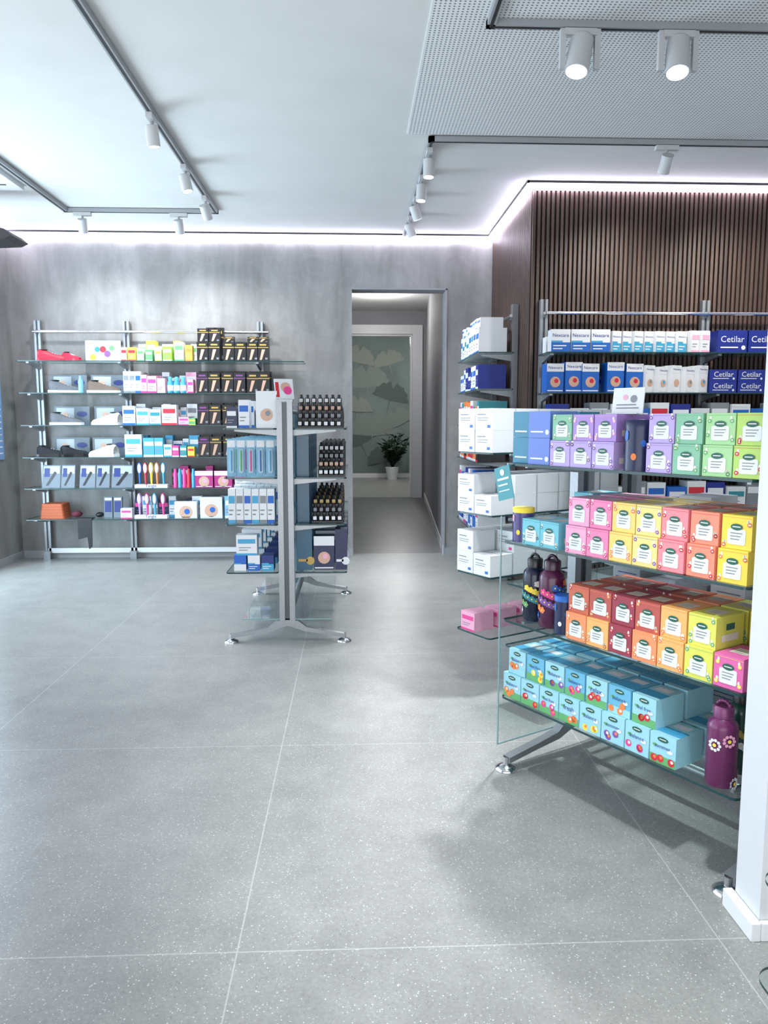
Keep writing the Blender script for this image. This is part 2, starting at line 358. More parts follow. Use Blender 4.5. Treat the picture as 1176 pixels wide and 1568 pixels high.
def lamp(x, y, aim, watts, col=(.95, .97, 1), big=.88, spot=70, blend=.7, horiz=True, soft=.05):
    b = B('track_spotlight', (x, y, 0))
    if horiz: b.box(-.07, .07, -.017, .017, 2.935, 2.962, M_LAMPB)
    else: b.box(-.017, .017, -.07, .07, 2.935, 2.962, M_LAMPB)
    if big > 1:
        for sx in (-.075, .075): b.box(sx - .012, sx + .012, -.012, .012, 2.80, 2.962, M_LAMPB)
    c = Vector((0, 0, 2.865)); d = (Vector(aim) - Vector((x, y, 2.865))).normalized()
    b.cyl((0, 0, 2.94), (0, 0, 2.885), .009, M_TRACK)
    r = .041 * big; L = .07 * big
    b.box(-.012, .012, -.012, .012, 2.88, 2.90, M_LAMPB)
    p0 = c - d * L * .75; p1 = c + d * L
    b.cyl(p0, p1, r, M_LAMPB, 28, caps=False); b.cyl(p0, p0 + d * .002, r, M_LAMPB, 28)
    b.cyl(p1 - d * .02, p1, r * .88, M_TRACK, 28, caps=False)
    q = d.to_track_quat('Z', 'Y').to_matrix(); vs = []; n = 28
    for rr in (r, r * .88):
        for i in range(n):
            a = 2 * math.pi * i / n; vs.append(p1 + q @ Vector((rr * math.cos(a), rr * math.sin(a), 0)))
    b.add(vs, [(i, (i + 1) % n, n + (i + 1) % n, n + i) for i in range(n)], M_LAMPB)
    b.cyl(p1 - d * .024, p1 - d * .012, r * .87, M_LAMPE, 28)
    ob = b.build()
    ld = bpy.data.lights.new('lamp_beam', 'SPOT'); ld.energy = watts; ld.color = col; ld.spot_size = math.radians(spot); ld.spot_blend = blend; ld.shadow_soft_size = soft
    lo = bpy.data.objects.new('lamp_beam', ld); sc.collection.objects.link(lo); lo.parent = ob
    lo.location = p1 + d * .005; lo.rotation_euler = d.to_track_quat('-Z', 'Y').to_euler()
lamp(-1.1, 4.5, (-.9, 4.9, 0), 100, horiz=False, spot=70)
lamp(-1.1, 5.35, (-.6, 5.2, .6), 100, horiz=False)
lamp(-1.1, 6.05, (-.75, 7.2, 1.2), 70, horiz=False, spot=100, blend=1)
lamp(-2.17, 6.5, (-2.3, 7.2, 1.5), 95, spot=112, blend=1)
lamp(-1.4, 6.5, (-1.35, 7.2, 1.5), 95, spot=112, blend=1)
lamp(.485, 4.98, (.4, 4.8, 0), 90, horiz=False)
lamp(.485, 5.5, (.3, 5.3, 0), 100, horiz=False)
lamp(.485, 6.0, (1.1, 6.3, 1.2), 60, horiz=False, spot=90, blend=1)
lamp(.485, 6.55, (1.2, 6.7, 1.0), 50, horiz=False, spot=90, blend=1)
lamp(1.93, 4.83, (1.95, 5.7, 1.8), 80, col=(1, .94, .86), spot=100, blend=1)
lamp(2.75, 4.83, (2.75, 5.7, 1.8), 80, col=(1, .94, .86), spot=100, blend=1)
lamp(.987, 3.47, (.38, 2.8, 0), 370, big=1.25, spot=50, blend=.8, soft=.06)
lamp(1.417, 3.47, (1.15, 2.6, .2), 95, big=1.25, spot=75, soft=.06)
lamp(.6, 1.45, (.48, 1.8, 0), 270, spot=44, blend=.8, horiz=False, soft=.06)
lamp(.6, 2.6, (.1, 3.7, 0), 120, spot=56, blend=.8, horiz=False, soft=.06)

# ------------------------------------------------------------------ furniture
def gondola(loc, rot, L, front, rear, zs, top, panel=None, cols=None, endglass=False):
    b = B('glass_display_shelf', loc, rot)
    cols = cols or (.0, L)
    for x in cols:
        b.box(x - .02, x + .02, -.045, -.014, .10, top, M_ALU); b.box(x - .02, x + .02, .014, .045, .10, top, M_ALU)
        b.box(x - .013, x + .013, -.014, .014, .10, top - .003, M_ALUD)
        b.box(x - .022, x + .022, -.048, .048, top, top + .012, M_ALU)
        for sg, dep in ((-1, front), (1, rear)):
            f = dep - .02
            prof = [(0, .10), (0, .135), (.06, .13), (.11, .092), (f * .6, .072), (f, .05), (f, .028), (f * .6, .05), (.1, .065), (.05, .085)]
            b.prism([(sg * a, z) for a, z in prof], 'x', x - .018, x + .018, M_ALU)
            b.cyl((x, sg * f, .022), (x, sg * f, .05), .012, M_CHROME)
            b.lathe([(.042, 0), (.042, .008), (.03, .016), (.012, .022)], M_CHROME, T(x, sg * f, 0))
    b.cyl((cols[0], 0, .12), (cols[1], 0, .12), .018, M_ALU); b.cyl((cols[0], 0, top - .05), (cols[1], 0, top - .05), .012, M_ALU)
    for z in zs:
        for sg, dep in ((-1, front), (1, rear)):
            y0, y1 = sorted((sg * .05, sg * dep))
            b.prism(rrect(-.02, L + .02, y0, y1, .02), 'z', z - .008, z, M_GLASS, edge=M_GEDGE)
            for x in (cols[0] + .03, cols[1] - .03):
                b.prism([(sg * .03, z - .045), (sg * .03, z - .009), (sg * (dep - .06), z - .009), (sg * (dep - .06), z - .018)], 'x', x - .006, x + .006, M_ALU)
    if endglass:
        b.box(-.034, -.028, -front + .003, rear - .003, .093, .95, M_CLEARP)
        b.box(-.034, -.028, -front, -front + .003, .09, .95, M_GEDGEL); b.box(-.034, -.028, rear - .003, rear, .09, .95, M_GEDGEL); b.box(-.034, -.028, -front, rear, .09, .093, M_GEDGEL)
    if panel:
        b.box(.03, L - .03, -.003, .003, .2, top - .06, panel); b.box(-.01, L, -.26, .26, .135, .142, M_CLEARP); b.box(-.013, -.01, -.26, .26, .135, .142, M_GEDGEL)
    return b.build()
gondola((-.385, 4.40, 0), math.pi / 2, 1.26, .35, .35, (.42, .70, .97, 1.25), 1.40, panel=M_BLUEG)
RA = math.atan2(-.86, .51)
GO = Vector((.54, 2.705, 0)); ax = Vector((math.cos(RA), math.sin(RA), 0)); nx = Vector((-math.sin(RA), math.cos(RA), 0))
ZR = (.285, .575, .862, 1.142)
gondola(tuple(GO + nx * .38 + ax * .02), RA, .90, .38, .38, ZR, 1.30, endglass=True)
G3 = Vector((.494, 3.645, 0))
R3 = math.atan2(nx.y, nx.x)
gondola(tuple(G3 + ax * .30 + nx * .03), R3, .90, .30, .30, (.285, .572, .860, 1.147), 1.22, cols=(.5, .88))

def wall_shelf(loc, rot, x0, x1, ups, zs, depth, top, rail=True, xtop=None):
    b = B('glass_shelf_unit', loc, rot)
    for u in ups:
        b.box(u - .028, u - .008, -.05, -.002, .06, top, M_ALU); b.box(u + .008, u + .028, -.05, -.002, .06, top, M_ALU)
        b.box(u - .008, u + .008, -.04, -.002, .06, top, M_ALUD); b.box(u - .03, u + .03, -.09, -.05, .0, .075, M_ALU)
        for z in zs:
            b.prism([(-.05, z - .06), (-.05, z - .009), (-depth + .05, z - .009), (-depth + .05, z - .02)], 'x', u - .012, u + .012, M_ALU)
        b.cyl((u, -.045, top - .12), (u, -.075, top - .10), .012, M_ALU)
    if rail: b.cyl((x0 + .05, -.075, top - .10), (x1 - .05, -.075, top - .10), .012, M_CHROME)
    b.box(ups[0], ups[-1], -.05, -.03, .055, .10, M_TRIM)
    for i, z in enumerate(zs):
        xe = xtop if (xtop and i == len(zs) - 1) else x1
        b.prism(rrect(x0, xe, -depth, -.055, .015), 'z', z - .008, z, M_GLASS, edge=M_GEDGE)
    return b.build()
ZB = (.41, .69, .97, 1.255, 1.54, 1.82)
wall_shelf((0, 7.285, 0), 0, -2.95, -.72, (-2.87, -2.07, -.85), ZB, .35, 2.2, xtop=-.43)
wall_shelf((0, 5.695, 0), 0, 1.36, 3.85, (1.40, 2.6, 3.8), (.37, .65, .93, 1.21, 1.49, 1.77), .35, 2.17)
wall_shelf((1.305, 0, 0), -math.pi / 2, -7.05, -5.95, (-6.95, -6.1), ZB, .34, 2.2)

# ------------------------------------------------------------------ product helpers
C = lambda n, c, r=.45: mat('carton_' + n, c, r)
WHT = C('white', (212, 215, 218)); INK = C('ink_blue', (24, 44, 110)); GRN = C('logo_green', (16, 84, 66)); GREY = C('grey_print', (122, 128, 134))
BLU = C('bright_blue', (20, 92, 178)); DBL = C('deep_blue', (18, 38, 128)); CYA = C('cyan', (60, 150, 190)); RED = C('red', (196, 34, 52))
GOLD = C('gold', (176, 146, 74), .3); BLK = C('black', (20, 20, 24), .35); SKIN = C('skin_photo', (195, 158, 136)); PINK = C('pink', (214, 60, 134)); LPINK = C('light_pink', (222, 160, 186))
YEL = C('yellow', (232, 206, 64)); ORG = C('orange', (226, 124, 60)); TEAL = C('teal', (40, 130, 140)); LIME = C('lime', (170, 200, 90)); PUR = C('purple', (120, 76, 156))
LGR = C('leaf_green', (92, 162, 100)); LCY = C('light_cyan', (146, 198, 212)); NAVY = C('navy', (20, 32, 70), .35); PALE = C('pale_cream', (216, 212, 196))
def carton(b, M, w, h, d, body, style='plain', a=None, txt=None):
    b.box(-w / 2, w / 2, 0, d, 0, h, body, M)
    e = -.0008
    if style == 'tea':
        b.prism(rrect(-w * .3, w * .3, h * .14, h * .60, w * .06, 3), 'y', e - .0006, e + .0006, WHT, M)
        b.disc((0, e * 2.2, h * .66), w * .2, GRN, M, 14, rz=h * .1); b.rect(-w * .13, w * .13, h * .65, h * .68, e * 3, WHT, M)
        for i in range(3): b.rect(-w * .2, w * (.2 - .05 * i), h * (.46 - i * .09), h * (.49 - i * .09), e * 2.2, GREY, M)
        for i in range(4):
            cx = w * (.40 if i % 2 else -.40) + random.uniform(-.03, .03) * w; cz = h * random.choice((.1, .16, .86, .75, .3))
            b.disc((cx, e, cz), w * .07, a, M, 8); b.disc((cx, e * 1.5, cz), w * .03, PALE, M, 6)
            b.disc((cx * .93, e * .8, cz + h * .08), w * .045, PALE, M, 6, rz=h * .08)
        b.rect(-w * .5, w * .5, h * .93, h * .94, e, a, M)
        b.add([(-w * .3, d * .3, h + .0006), (w * .3, d * .3, h + .0006), (w * .3, d * .7, h + .0006), (-w * .3, d * .7, h + .0006)], [(0, 1, 2, 3)], PALE, M)
        for k in range(3): b.add([(-w * .2, d * (.36 + k * .1), h + .0012), (w * .2, d * (.36 + k * .1), h + .0012), (w * .2, d * (.38 + k * .1), h + .0012), (-w * .2, d * (.38 + k * .1), h + .0012)], [(0, 1, 2, 3)], GREY, M)
        for sx in (-1, 1):
            x = sx * (w / 2 + .0006)
            b.add([(x, d * .2, h * .2), (x, d * .8, h * .2), (x, d * .8, h * .42), (x, d * .2, h * .42)], [(0, 1, 2, 3)], PALE, M)
            b.add([(x * 1.01, d * .35, h * .55), (x * 1.01, d * .65, h * .55), (x * 1.01, d * .65, h * .75), (x * 1.01, d * .35, h * .75)], [(0, 1, 2, 3)], GRN, M)
    elif style == 'fruit':
        b.rect(-w / 2, w / 2, 0, h * .28, e, LGR if random.random() < .6 else LCY, M)
        b.disc((0, e * 1.4, h * .84), w * .21, GRN, M, 14, rz=h * .085); b.rect(-w * .13, w * .13, h * .83, h * .86, e * 2, WHT, M)
        for i in range(3):
            cx = w * random.uniform(-.36, .36); cz = h * random.uniform(.14, .36); b.disc((cx, e * 1.6, cz), w * .13, a, M, 12); b.disc((cx + w * .03, e * 1.9, cz + h * .03), w * .06, PALE if i % 2 else ORG, M, 8)
        b.disc((w * .28, e * 1.5, h * .5), w * .12, WHT, M, 8, rz=h * .07); b.disc((-w * .3, e * 1.5, h * .6), w * .1, LGR, M, 8, rz=h * .05)
        b.text(random.choice(('feel free', 'relax', 'balance', 'summer', 'fresh')), 0, h * .58, w * .6, e * 2.2, DBL, M, h * .18)
        b.add([(-w * .5, d * .15, h + .0006), (w * .5, d * .15, h + .0006), (w * .5, d * .5, h + .0006), (-w * .5, d * .5, h + .0006)], [(0, 1, 2, 3)], CYA, M)
        b.add([(-w * .3, d * .6, h + .0006), (w * .3, d * .6, h + .0006), (w * .3, d * .85, h + .0006), (-w * .3, d * .85, h + .0006)], [(0, 1, 2, 3)], WHT, M)
    elif style == 'band':
        b.rect(-w / 2, w / 2, 0, h * .42, e, a, M); b.rect(-w / 2, w * .1, h * .42, h * .5, e * 1.2, CYA, M)
        if txt: b.text(txt, 0, h * .74, w * .85, e * 2, DBL, M, h * .3)
        b.rect(-w * .4, w * .3, h * .25, h * .3, e * 2, WHT, M); b.rect(-w * .4, w * .1, h * .12, h * .17, e * 2, WHT, M)
    elif style == 'photo':
        b.rect(-w / 2, w / 2, h * .72, h, e, WHT, M); b.disc((w * .0, e * 1.5, h * .36), w * .3, SKIN, M, 14); b.disc((w * .06, e * 2, h * .4), w * .13, a, M, 10)
        if txt: b.text(txt, 0, h * .86, w * .8, e * 2, DBL, M, h * .18)
        b.rect(-w * .45, w * .45, h * .04, h * .08, e * 1.5, WHT, M)
    elif style == 'label':
        b.rect(-w * .42, w * .42, h * .58, h * .8, e, a, M); b.rect(-w * .38, w * .2, h * .36, h * .4, e, GREY, M); b.rect(-w * .38, w * .05, h * .24, h * .28, e, GREY, M)
        b.rect(-w / 2, w / 2, 0, h * .1, e, a, M)
    elif style == 'word':
        if txt: b.text(txt, 0, h * .6, w * .8, e * 2, a, M, h * .45)
        b.rect(-w * .4, w * .2, h * .2, h * .26, e, a, M); b.disc((w * .38, e, h * .22), h * .1, a, M, 10)
    elif style == 'hose':
        b.rect(-w / 2, w / 2, h * .7, h * .74, e, a, M); b.rect(-w * .3, w * .3, h * .82, h * .9, e, a, M)
        b.add([(-w * .3, e, h * .08), (-w * .12, e, h * .08), (w * .2, e, h * .62), (-w * .1, e, h * .62)], [(0, 1, 2, 3)], SKIN, M)
        b.rect(w * .2, w * .4, h * .1, h * .2, e, GREY, M)
    elif style == 'script':
        b.rect(-w * .38, w * .1, h * .7, h * .75, e, GREY, M); b.rect(-w * .38, w * .25, h * .55, h * .58, e, GREY, M); b.rect(-w * .38, w * .2, h * .45, h * .48, e, GREY, M)
        b.rect(w * .2, w * .38, h * .12, h * .25, e, a, M)
        b.add([(-w / 2, d * .48, h + .0005), (w / 2, d * .48, h + .0005), (w / 2, d * .52, h + .0005), (-w / 2, d * .52, h + .0005)], [(0, 1, 2, 3)], GREY, M)
        x = -w / 2 - .0006
        for k in range(3): b.add([(x, d * .15, h * (.3 + k * .15)), (x, d * (.8 - .1 * k), h * (.3 + k * .15)), (x, d * (.8 - .1 * k), h * (.35 + k * .15)), (x, d * .15, h * (.35 + k * .15))], [(0, 1, 2, 3)], GREY, M)

# tea boxes, one mass per shelf
tc_ = {
 'teal': (C('t_teal', (100, 180, 194)), TEAL), 'lpk': (C('t_lpink', (228, 158, 190)), PINK), 'pk': (C('t_pink', (222, 124, 166)), PINK), 'yel': (C('t_yellow', (232, 198, 104)), ORG),
 'yel2': (C('t_yellow2', (230, 206, 124)), PUR), 'cor': (C('t_coral', (228, 132, 106)), RED), 'cor2': (C('t_coral2', (230, 130, 138)), RED), 'yl3': (C('t_yellow3', (226, 198, 62)), ORG),
 'lav': (C('t_lav', (174, 154, 208)), PUR), 'pur': (C('t_pur', (158, 124, 192)), LPINK), 'grn': (C('t_green', (120, 174, 144)), LGR), 'lgr': (C('t_lgreen', (152, 196, 138)), LGR), 'ygr': (C('t_ygreen', (166, 198, 96)), RED),
 'ter': (C('t_terra', (186, 94, 68)), RED), 'org': (C('t_orange', (226, 140, 92)), ORG), 'mar': (C('t_maroon', (142, 50, 66)), RED), 'brk': (C('t_brick', (172, 78, 70)), ORG), 'yor': (C('t_yorange', (234, 168, 98)), ORG),
 'lim': (C('t_lime', (206, 206, 88)), LGR), 'mag': (C('t_magenta', (208, 96, 156)), YEL)}
TEA = None
def tb(s, z, col, acc, row=0, dy=0, w=.086, h=.09, style='tea', d=.13):
    M = T(s, .012 + dy, z + .0006 + row * (h + .0008), random.uniform(-.02, .02))
    carton(TEA, M, w, h, d, col, style, acc)
def tt(s, z, key, row=0, **k): c, a = tc_[key]; tb(s, z, c, a, row, **k)
s3 = [.13, .217, .335, .425, .515, .605, .695, .79, .885]
TEA = B('tea_boxes', tuple(GO), RA)
for s, k in zip(s3, ['teal', 'teal', 'lpk', 'pk', 'yel', 'yel2', 'cor2', 'cor', 'yl3']): tt(s, ZR[2], k)
for s, k in zip(s3[2:], ['lpk', 'pk', 'yel', 'yel2', 'cor2', 'cor', 'yl3']): tt(s, ZR[2], k, 1, dy=.012)
for s, k in zip(s3[1:], ['teal', 'lpk', 'pk', 'yel2', 'yel', 'cor', 'cor', 'yl3']):
    tt(s, ZR[2], k, 0, dy=.16); tt(s, ZR[2], k, 1, dy=.16)
TEA.build()
TEA = B('tea_boxes', tuple(GO), RA)
s2 = [.347, .437, .527, .617, .707, .799, .89]
for s, k in zip(s2, ['org', 'yor', 'mar', 'org', 'yor', 'lim', 'mag']): tt(s, ZR[1], k)
for s, k in zip(s2[:-1], ['ter', 'brk', 'mar', 'brk', 'yor', 'lim']): tt(s, ZR[1], k, 1, dy=.01)
for s, k in zip(s2, ['ter', 'brk', 'mar', 'ter', 'org', 'lim', 'yl3']): tt(s, ZR[1], k, 0, dy=.16); tt(s, ZR[1], k, 1, dy=.16)
TEA.build()
TEA = B('tea_boxes', tuple(GO), RA)
fc = [ORG, RED, PINK, ORG, YEL, PUR, PINK, RED]
for i in range(8):
    s = .05 + i * .0925
    for dy in (0, .15):
        tb(s, ZR[0], LCY, fc[i % 8], 0, dy=dy, w=.088, style='fruit')
        if i < 7: tb(s + .012, ZR[0], C('blend_blue', (96, 168, 198)) if i % 2 else LCY, fc[(i + 3) % 8], 1, dy=dy + .012, w=.086, style='fruit')
TEA.build()
TEA = B('tea_boxes', tuple(GO), RA)
s4 = [.255, .345, .435, .64, .73, .825, .915]
for s, k, k2 in zip(s4, ['lav', 'lav', 'lav', 'lav', 'grn', 'lgr', 'ygr'], ['grn', 'pur', 'pur', 'lav', 'grn', 'lgr', 'ygr']):
    tt(s, ZR[3], k, 0, h=.084); tt(s, ZR[3], k2, 1, h=.084, dy=.008); tt(s, ZR[3], k, 0, h=.084, dy=.16); tt(s, ZR[3], k2, 1, h=.084, dy=.16)
TEA.build()
b = B('blue_gift_cartons', tuple(GO), RA)
tb1 = C('gift_teal', (44, 122, 150)); tb2 = C('gift_periwinkle', (94, 120, 194))
for s, dy, c in ((.04, .05, tb1), (.15, .02, tb2)):
    for r in (0, 1): carton(b, T(s, dy, ZR[3] + .0006 + r * .091), .10, .09, .13, c, 'word', WHT)
carton(b, T(.09, .2, ZR[3] + .0006), .15, .18, .1, tb1, 'word', WHT); b.build()
def bottle(nm, s, dy, z, r, h, body, cap, fl, base=GO, rot=RA, style=0):
    p = base + ax * s + nx * dy
    b = B(nm, (p.x, p.y, z + .0008), rot)
    b.lathe([(r * .9, 0), (r, .006), (r, h * .70), (r * .94, h * .76), (r * .6, h * .82)], body)
    b.lathe([(r * .64, h * .82), (r * .66, h * .94), (r * .58, h * .96)], cap)
    for k in range(8):
        a0 = math.pi * k / 8; a1 = math.pi * (k + 1) / 8
        b.cyl((-r * .5 * math.cos(a0), 0, h * .93 + r * .5 * math.sin(a0)), (-r * .5 * math.cos(a1), 0, h * .93 + r * .5 * math.sin(a1)), r * .13, cap, 8)
    n = 7 if style else 44
    for i in range(n):
        a = i * 2.4; zz = h * (.06 + .62 * ((i * .37) % 1)); ry = T(0, 0, 0, a + math.pi / 2)
        c = fl[i % len(fl)]; Mx = ry @ Matrix.Translation((0, -r - .0012, zz))
        q = .34 if style else .16
        for k in range(9 if style else 5):
            g = k * 2 * math.pi / (9 if style else 5)
            x_ = math.cos(g) * r * q
            b.disc((x_, (x_ / r) ** 2 * r * .5, math.sin(g) * r * q), r * (.12 if style else .14), c, Mx, 6, rz=r * .12)
        b.disc((0, -.0006, 0), r * (.13 if style else .07), YEL, Mx, 8)
    b.build()
bottle('floral_water_bottle', .86, .05, ZR[0], .041, .235, mat('bottle_plum', (96, 32, 80), .3), mat('bottle_plum_cap', (110, 48, 94), .35), [WHT, LPINK], style=1)
bottle('floral_water_bottle', .84, .17, ZR[0], .04, .25, mat('bottle_forest', (22, 58, 52), .25), BLK, [GOLD, WHT])
bottle('floral_water_bottle', .075, .09, ZR[1], .042, .235, mat('bottle_navy', (18, 26, 50), .25), BLK, [LGR, WHT, YEL, TEAL])
bottle('floral_water_bottle', .175, .075, ZR[1], .045, .245, mat('bottle_wine', (72, 22, 58), .25), mat('bottle_wine_cap', (50, 18, 42), .3), [ORG, BLU, PINK, PUR])
def jar(s, dy, z, r, h, cols):
    p = GO + ax * s + nx * dy; b = B('tea_tin', (p.x, p.y, z + .0008), RA)
    b.lathe([(r, 0), (r, h * .86)], cols[0]); b.lathe([(r * 1.03, h * .86), (r * 1.03, h), (r * .95, h * 1.01)], cols[1])
    for i in range(18):
        Mx = T(0, 0, 0, i * .63 + 1.57) @ Matrix.Translation((0, -r - .001, h * (.1 + .65 * ((i * .41) % 1)))); b.disc((0, 0, 0), r * .2, cols[2 + i % 2], Mx, 10, rz=r * .25)
    b.build()
jar(.54, .05, ZR[3], .042, .15, [NAVY, NAVY, ORG, BLU]); jar(.041, .06, ZR[2], .038, .12, [mat('tin_violet', (70, 60, 120), .3), YEL, YEL, LPINK]); jar(.260, .05, ZR[1], .034, .13, [NAVY, BLU, WHT, BLU])
b = B('white_medicine_cartons', tuple(GO), RA)
for zi, z in enumerate(ZR):
    for i in range(6):
        hh = (.13, .16, .11)[(i + zi) % 3]; M = T(.08 + i * .145, .74, z + .0006, math.pi)
        cc = C('grey_carton', (140, 144, 148)) if (i + zi) % 2 else WHT
        carton(b, M, .13, hh, .16, cc, 'script', BLU)
        for k in range(5): b.rect(-.05, .05 - .01 * (k % 3), hh * (.25 + k * .12), hh * (.28 + k * .12), .1605, GREY if cc is WHT else INK, M)
b.build()
b = B('white_cartons_stack', tuple(G3), RA)
for zi, z in enumerate((.572, .860, 1.147)):
    for i in range(6):
        dy = .01 + i * .145
        for j, s in enumerate((.062, .186)):
            n = 2
            for r in range(n if i > 0 or j == 0 or zi == 2 else 1):
                hh = .10 if zi != 1 else .09
                carton(b, T(s, dy + .003, z + .0006 + r * (hh + .0006), random.uniform(-.015, .015)), .118, hh, .135, WHT, 'script', (BLU, PINK, GREY)[i % 3])
for i in range(4): carton(b, T(.08, .02 + i * .15, .2856), .10, .09, .12, LPINK, 'label', PINK)
b.build()
b = B('hanging_leaflet', tuple(GO), RA)
M = T(.03, -.012, 1.015, 0, .0, -.25); b.box(-.04, .04, -.002, .0, 0, .118, C('leaflet_teal', (52, 140, 150)), M); b.rect(-.03, .03, .07, .078, -.003, WHT, M); b.rect(-.03, .02, .05, .056, -.003, WHT, M); b.rect(-.03, .025, .03, .034, -.003, WHT, M); b.disc((0, -.003, .097), .012, WHT, M)
b.box(-.01, .01, -.013, .004, 1.12, 1.133, M_CLEARP); b.build()
p = GO + ax * .46 + nx * .06
b = B('small_price_sign', (p.x, p.y, ZR[3] + .1702), RA)
M = T(0, 0, 0, .1, -.12); b.box(-.055, .055, .03, .034, 0, .085, WHT, M); b.box(-.055, .055, .0, .034, 0, .003, WHT, M); b.disc((.02, .029, .05), .012, GREY, M); b.disc((-.01, .029, .055), .009, LPINK, M); b.rect(-.04, .04, .02, .024, .029, GREY, M); b.rect(-.04, .03, .03, .034, .029, GREY, M); b.build()

# ---------------------------------------------------------------- bandage boxes on slatted wall
b = B('bandage_cartons', (0, 5.36, 0), 0)
X = lambda p: -2.457 + .00456 * p
for p0, p1, h in ((843, 873, .155), (874, 904, .155), (905, 935, .155)):
    carton(b, T((X(p0) + X(p1)) / 2, .02, 1.771), X(p1) - X(p0) - .004, h, .1, WHT, 'band', BLU, 'Nexcare')
for i in range(7): carton(b, T(X(945 + i * 17), .02 + (i % 2) * .01, 1.771, .25), .070, .145, .1, WHT, 'band', CYA, 'Nexcare')
for i in range(2): carton(b, T(X(1068 + i * 16), .02, 1.771, .3), .07, .15, .1, WHT, 'label', LPINK)
for i in range(4): carton(b, T(X(1126) + i * .22, .02, 1.771), .21, .155, .12, DBL, 'word', WHT, 'Cetilar')
for i, p in enumerate((851, 880, 906, 945, 975)):
    carton(b, T(X(p), .02, 1.491, .1), .125, .21 if i % 2 else .20, .1, BLU, 'photo', RED, 'Nexcare')
for i in range(5): carton(b, T(X(1000 + i * 21), .03, 1.491, .45), .09, .19 - .01 * (i % 2), .1, WHT, 'photo', (GREY, CYA, SKIN)[i % 3], 'Nexcare')
for i in range(5):
    for r in range(2): carton(b, T(X(1115) + i * .2, .02, 1.491 + r * .081), .19, .08, .12, DBL, 'word', WHT, 'Cetilar')
for z in (1.771, 1.491):
    for i in range(14): carton(b, T(1.46 + i * .165, .17, z), .14, .12 + .03 * (i % 2), .1, (WHT, BLU, GREY)[i % 3], 'label', (CYA, WHT, DBL)[i % 3])
for zi, z in enumerate((.37, .65, .93, 1.21)):
    for i in range(16):
        c, a = ((WHT, BLU), (BLU, WHT), (WHT, RED), (DBL, WHT), (WHT, TEAL), (GREY, WHT))[(i + zi) % 6]
        carton(b, T(1.46 + i * .145, .02 + (i % 3) * .01, z + .001), .135, (.20, .17, .21)[(i * 7 + zi) % 3], .14, c, 'label', a)
b.build()
b = B('side_shelf_cartons', (.965, 0, 0), -math.pi / 2)
for zi, z in enumerate(ZB):
    x = -7.0; i = 0
    while x < -6.05:
        w = random.choice((.10, .12, .15)); h = random.choice((.15, .19, .20))
        if zi == 5: c, a = (WHT, random.choice((TEAL, GREY, BLU)))
        elif zi == 4: c, a = random.choice(((WHT, BLU), (DBL, WHT)))
        elif zi == 3: c, a = random.choice(((TEAL, WHT), (WHT, PINK), (ORG, WHT)))
        elif zi == 2: c, a = random.choice(((RED, WHT), (ORG, WHT), (BLK, RED)))
        else: c, a = random.choice(((BLU, WHT), (WHT, BLU), (WHT, PINK), (DBL, WHT)))
        carton(b, T(x + w / 2, .02, z + .0008), w - .004, h, .22, c, 'label', a)
        if zi == 5: carton(b, T(x + w / 2, .03, z + h + .0016), w - .01, .08, .18, WHT, 'label', a)
        x += w; i += 1
b.build()

# ---------------------------------------------------------------- back wall products
Y0 = 6.96
W = lambda p: -3.11 + .00577 * p
z6, z5, z4, z3, z2, z1 = ZB[5], ZB[4], ZB[3], ZB[2], ZB[1], ZB[0]
E = .0008
b = B('hosiery_boxes', (0, Y0, 0), 0)
for i, p in enumerate((308, 326, 348, 366, 385, 401)):
    hh = .17
    carton(b, T(W(p), .03, z6 + E), .098, hh, .05, BLK, 'hose', GOLD)
    carton(b, T(W(p), .09, z6 + E), .098, hh, .05, BLK, 'plain', GOLD)
    if i != 3: carton(b, T(W(p), .07, z6 + E + hh + .001), .096, .05 if i > 1 else .12, .05, BLK, 'hose', GOLD)
for p in (318, 330): carton(b, T(W(p), .16, z6 + E), .09, .31, .05, BLK, 'hose', GOLD)
for z in (z5, z4, z3):
    for i, p in enumerate((306, 325, 345, 364, 384, 402)):
        carton(b, T(W(p), .04 - .02 * (i % 2), z + E, .12), .100, .18, .09, BLK, 'hose', GOLD if i % 3 else C('violet_band', (120, 60, 130)))
        carton(b, T(W(p), .16, z + E), .100, .20, .09, BLK, 'hose', GOLD)
b.build()
b = B('skincare_cartons', (0, Y0, 0), 0)
def row(z, items):
    for p, w, h, c, st, a in items: carton(b, T(W(p), .03, z + E), w, h, .09, c, st, a)
def back(z, p0, p1, seedc):
    p = p0; i = 0
    while p < p1:
        w = (12, 15, 10, 17)[i % 4]; c, a = seedc[i % len(seedc)]
        carton(b, T(W(p + w / 2), .145, z + E), w * .00577 - .004, (.16, .19, .14)[i % 3], .11, c, 'label', a); p += w; i += 1
row(z6, [(188, .05, .12, WHT, 'label', RED), (200, .07, .12, YEL, 'label', RED), (213, .06, .11, WHT, 'label', LGR), (226, .06, .10, LGR, 'label', WHT), (240, .06, .11, WHT, 'label', YEL), (254, .08, .13, C('frog_green', (130, 190, 60)), 'label', WHT), (272, .08, .17, WHT, 'label', LGR), (287, .06, .14, YEL, 'label', ORG)])
row(z5, [(190, .05, .19, WHT, 'label', GREY), (199, .05, .19, WHT, 'label', GREY), (208, .05, .19, WHT, 'label', BLU), (217, .05, .16, LPINK, 'label', PINK), (229, .08, .15, LPINK, 'label', PINK), (243, .07, .13, LPINK, 'label', WHT), (288, .05, .12, LPINK, 'label', PINK)])
row(z4, [(192, .11, .17, WHT, 'label', BLU), (213, .11, .15, WHT, 'label', CYA), (232, .1, .14, WHT, 'label', TEAL), (254, .13, .18, WHT, 'label', RED), (276, .09, .07, LPINK, 'label', PINK), (289, .06, .06, LGR, 'label', YEL)])
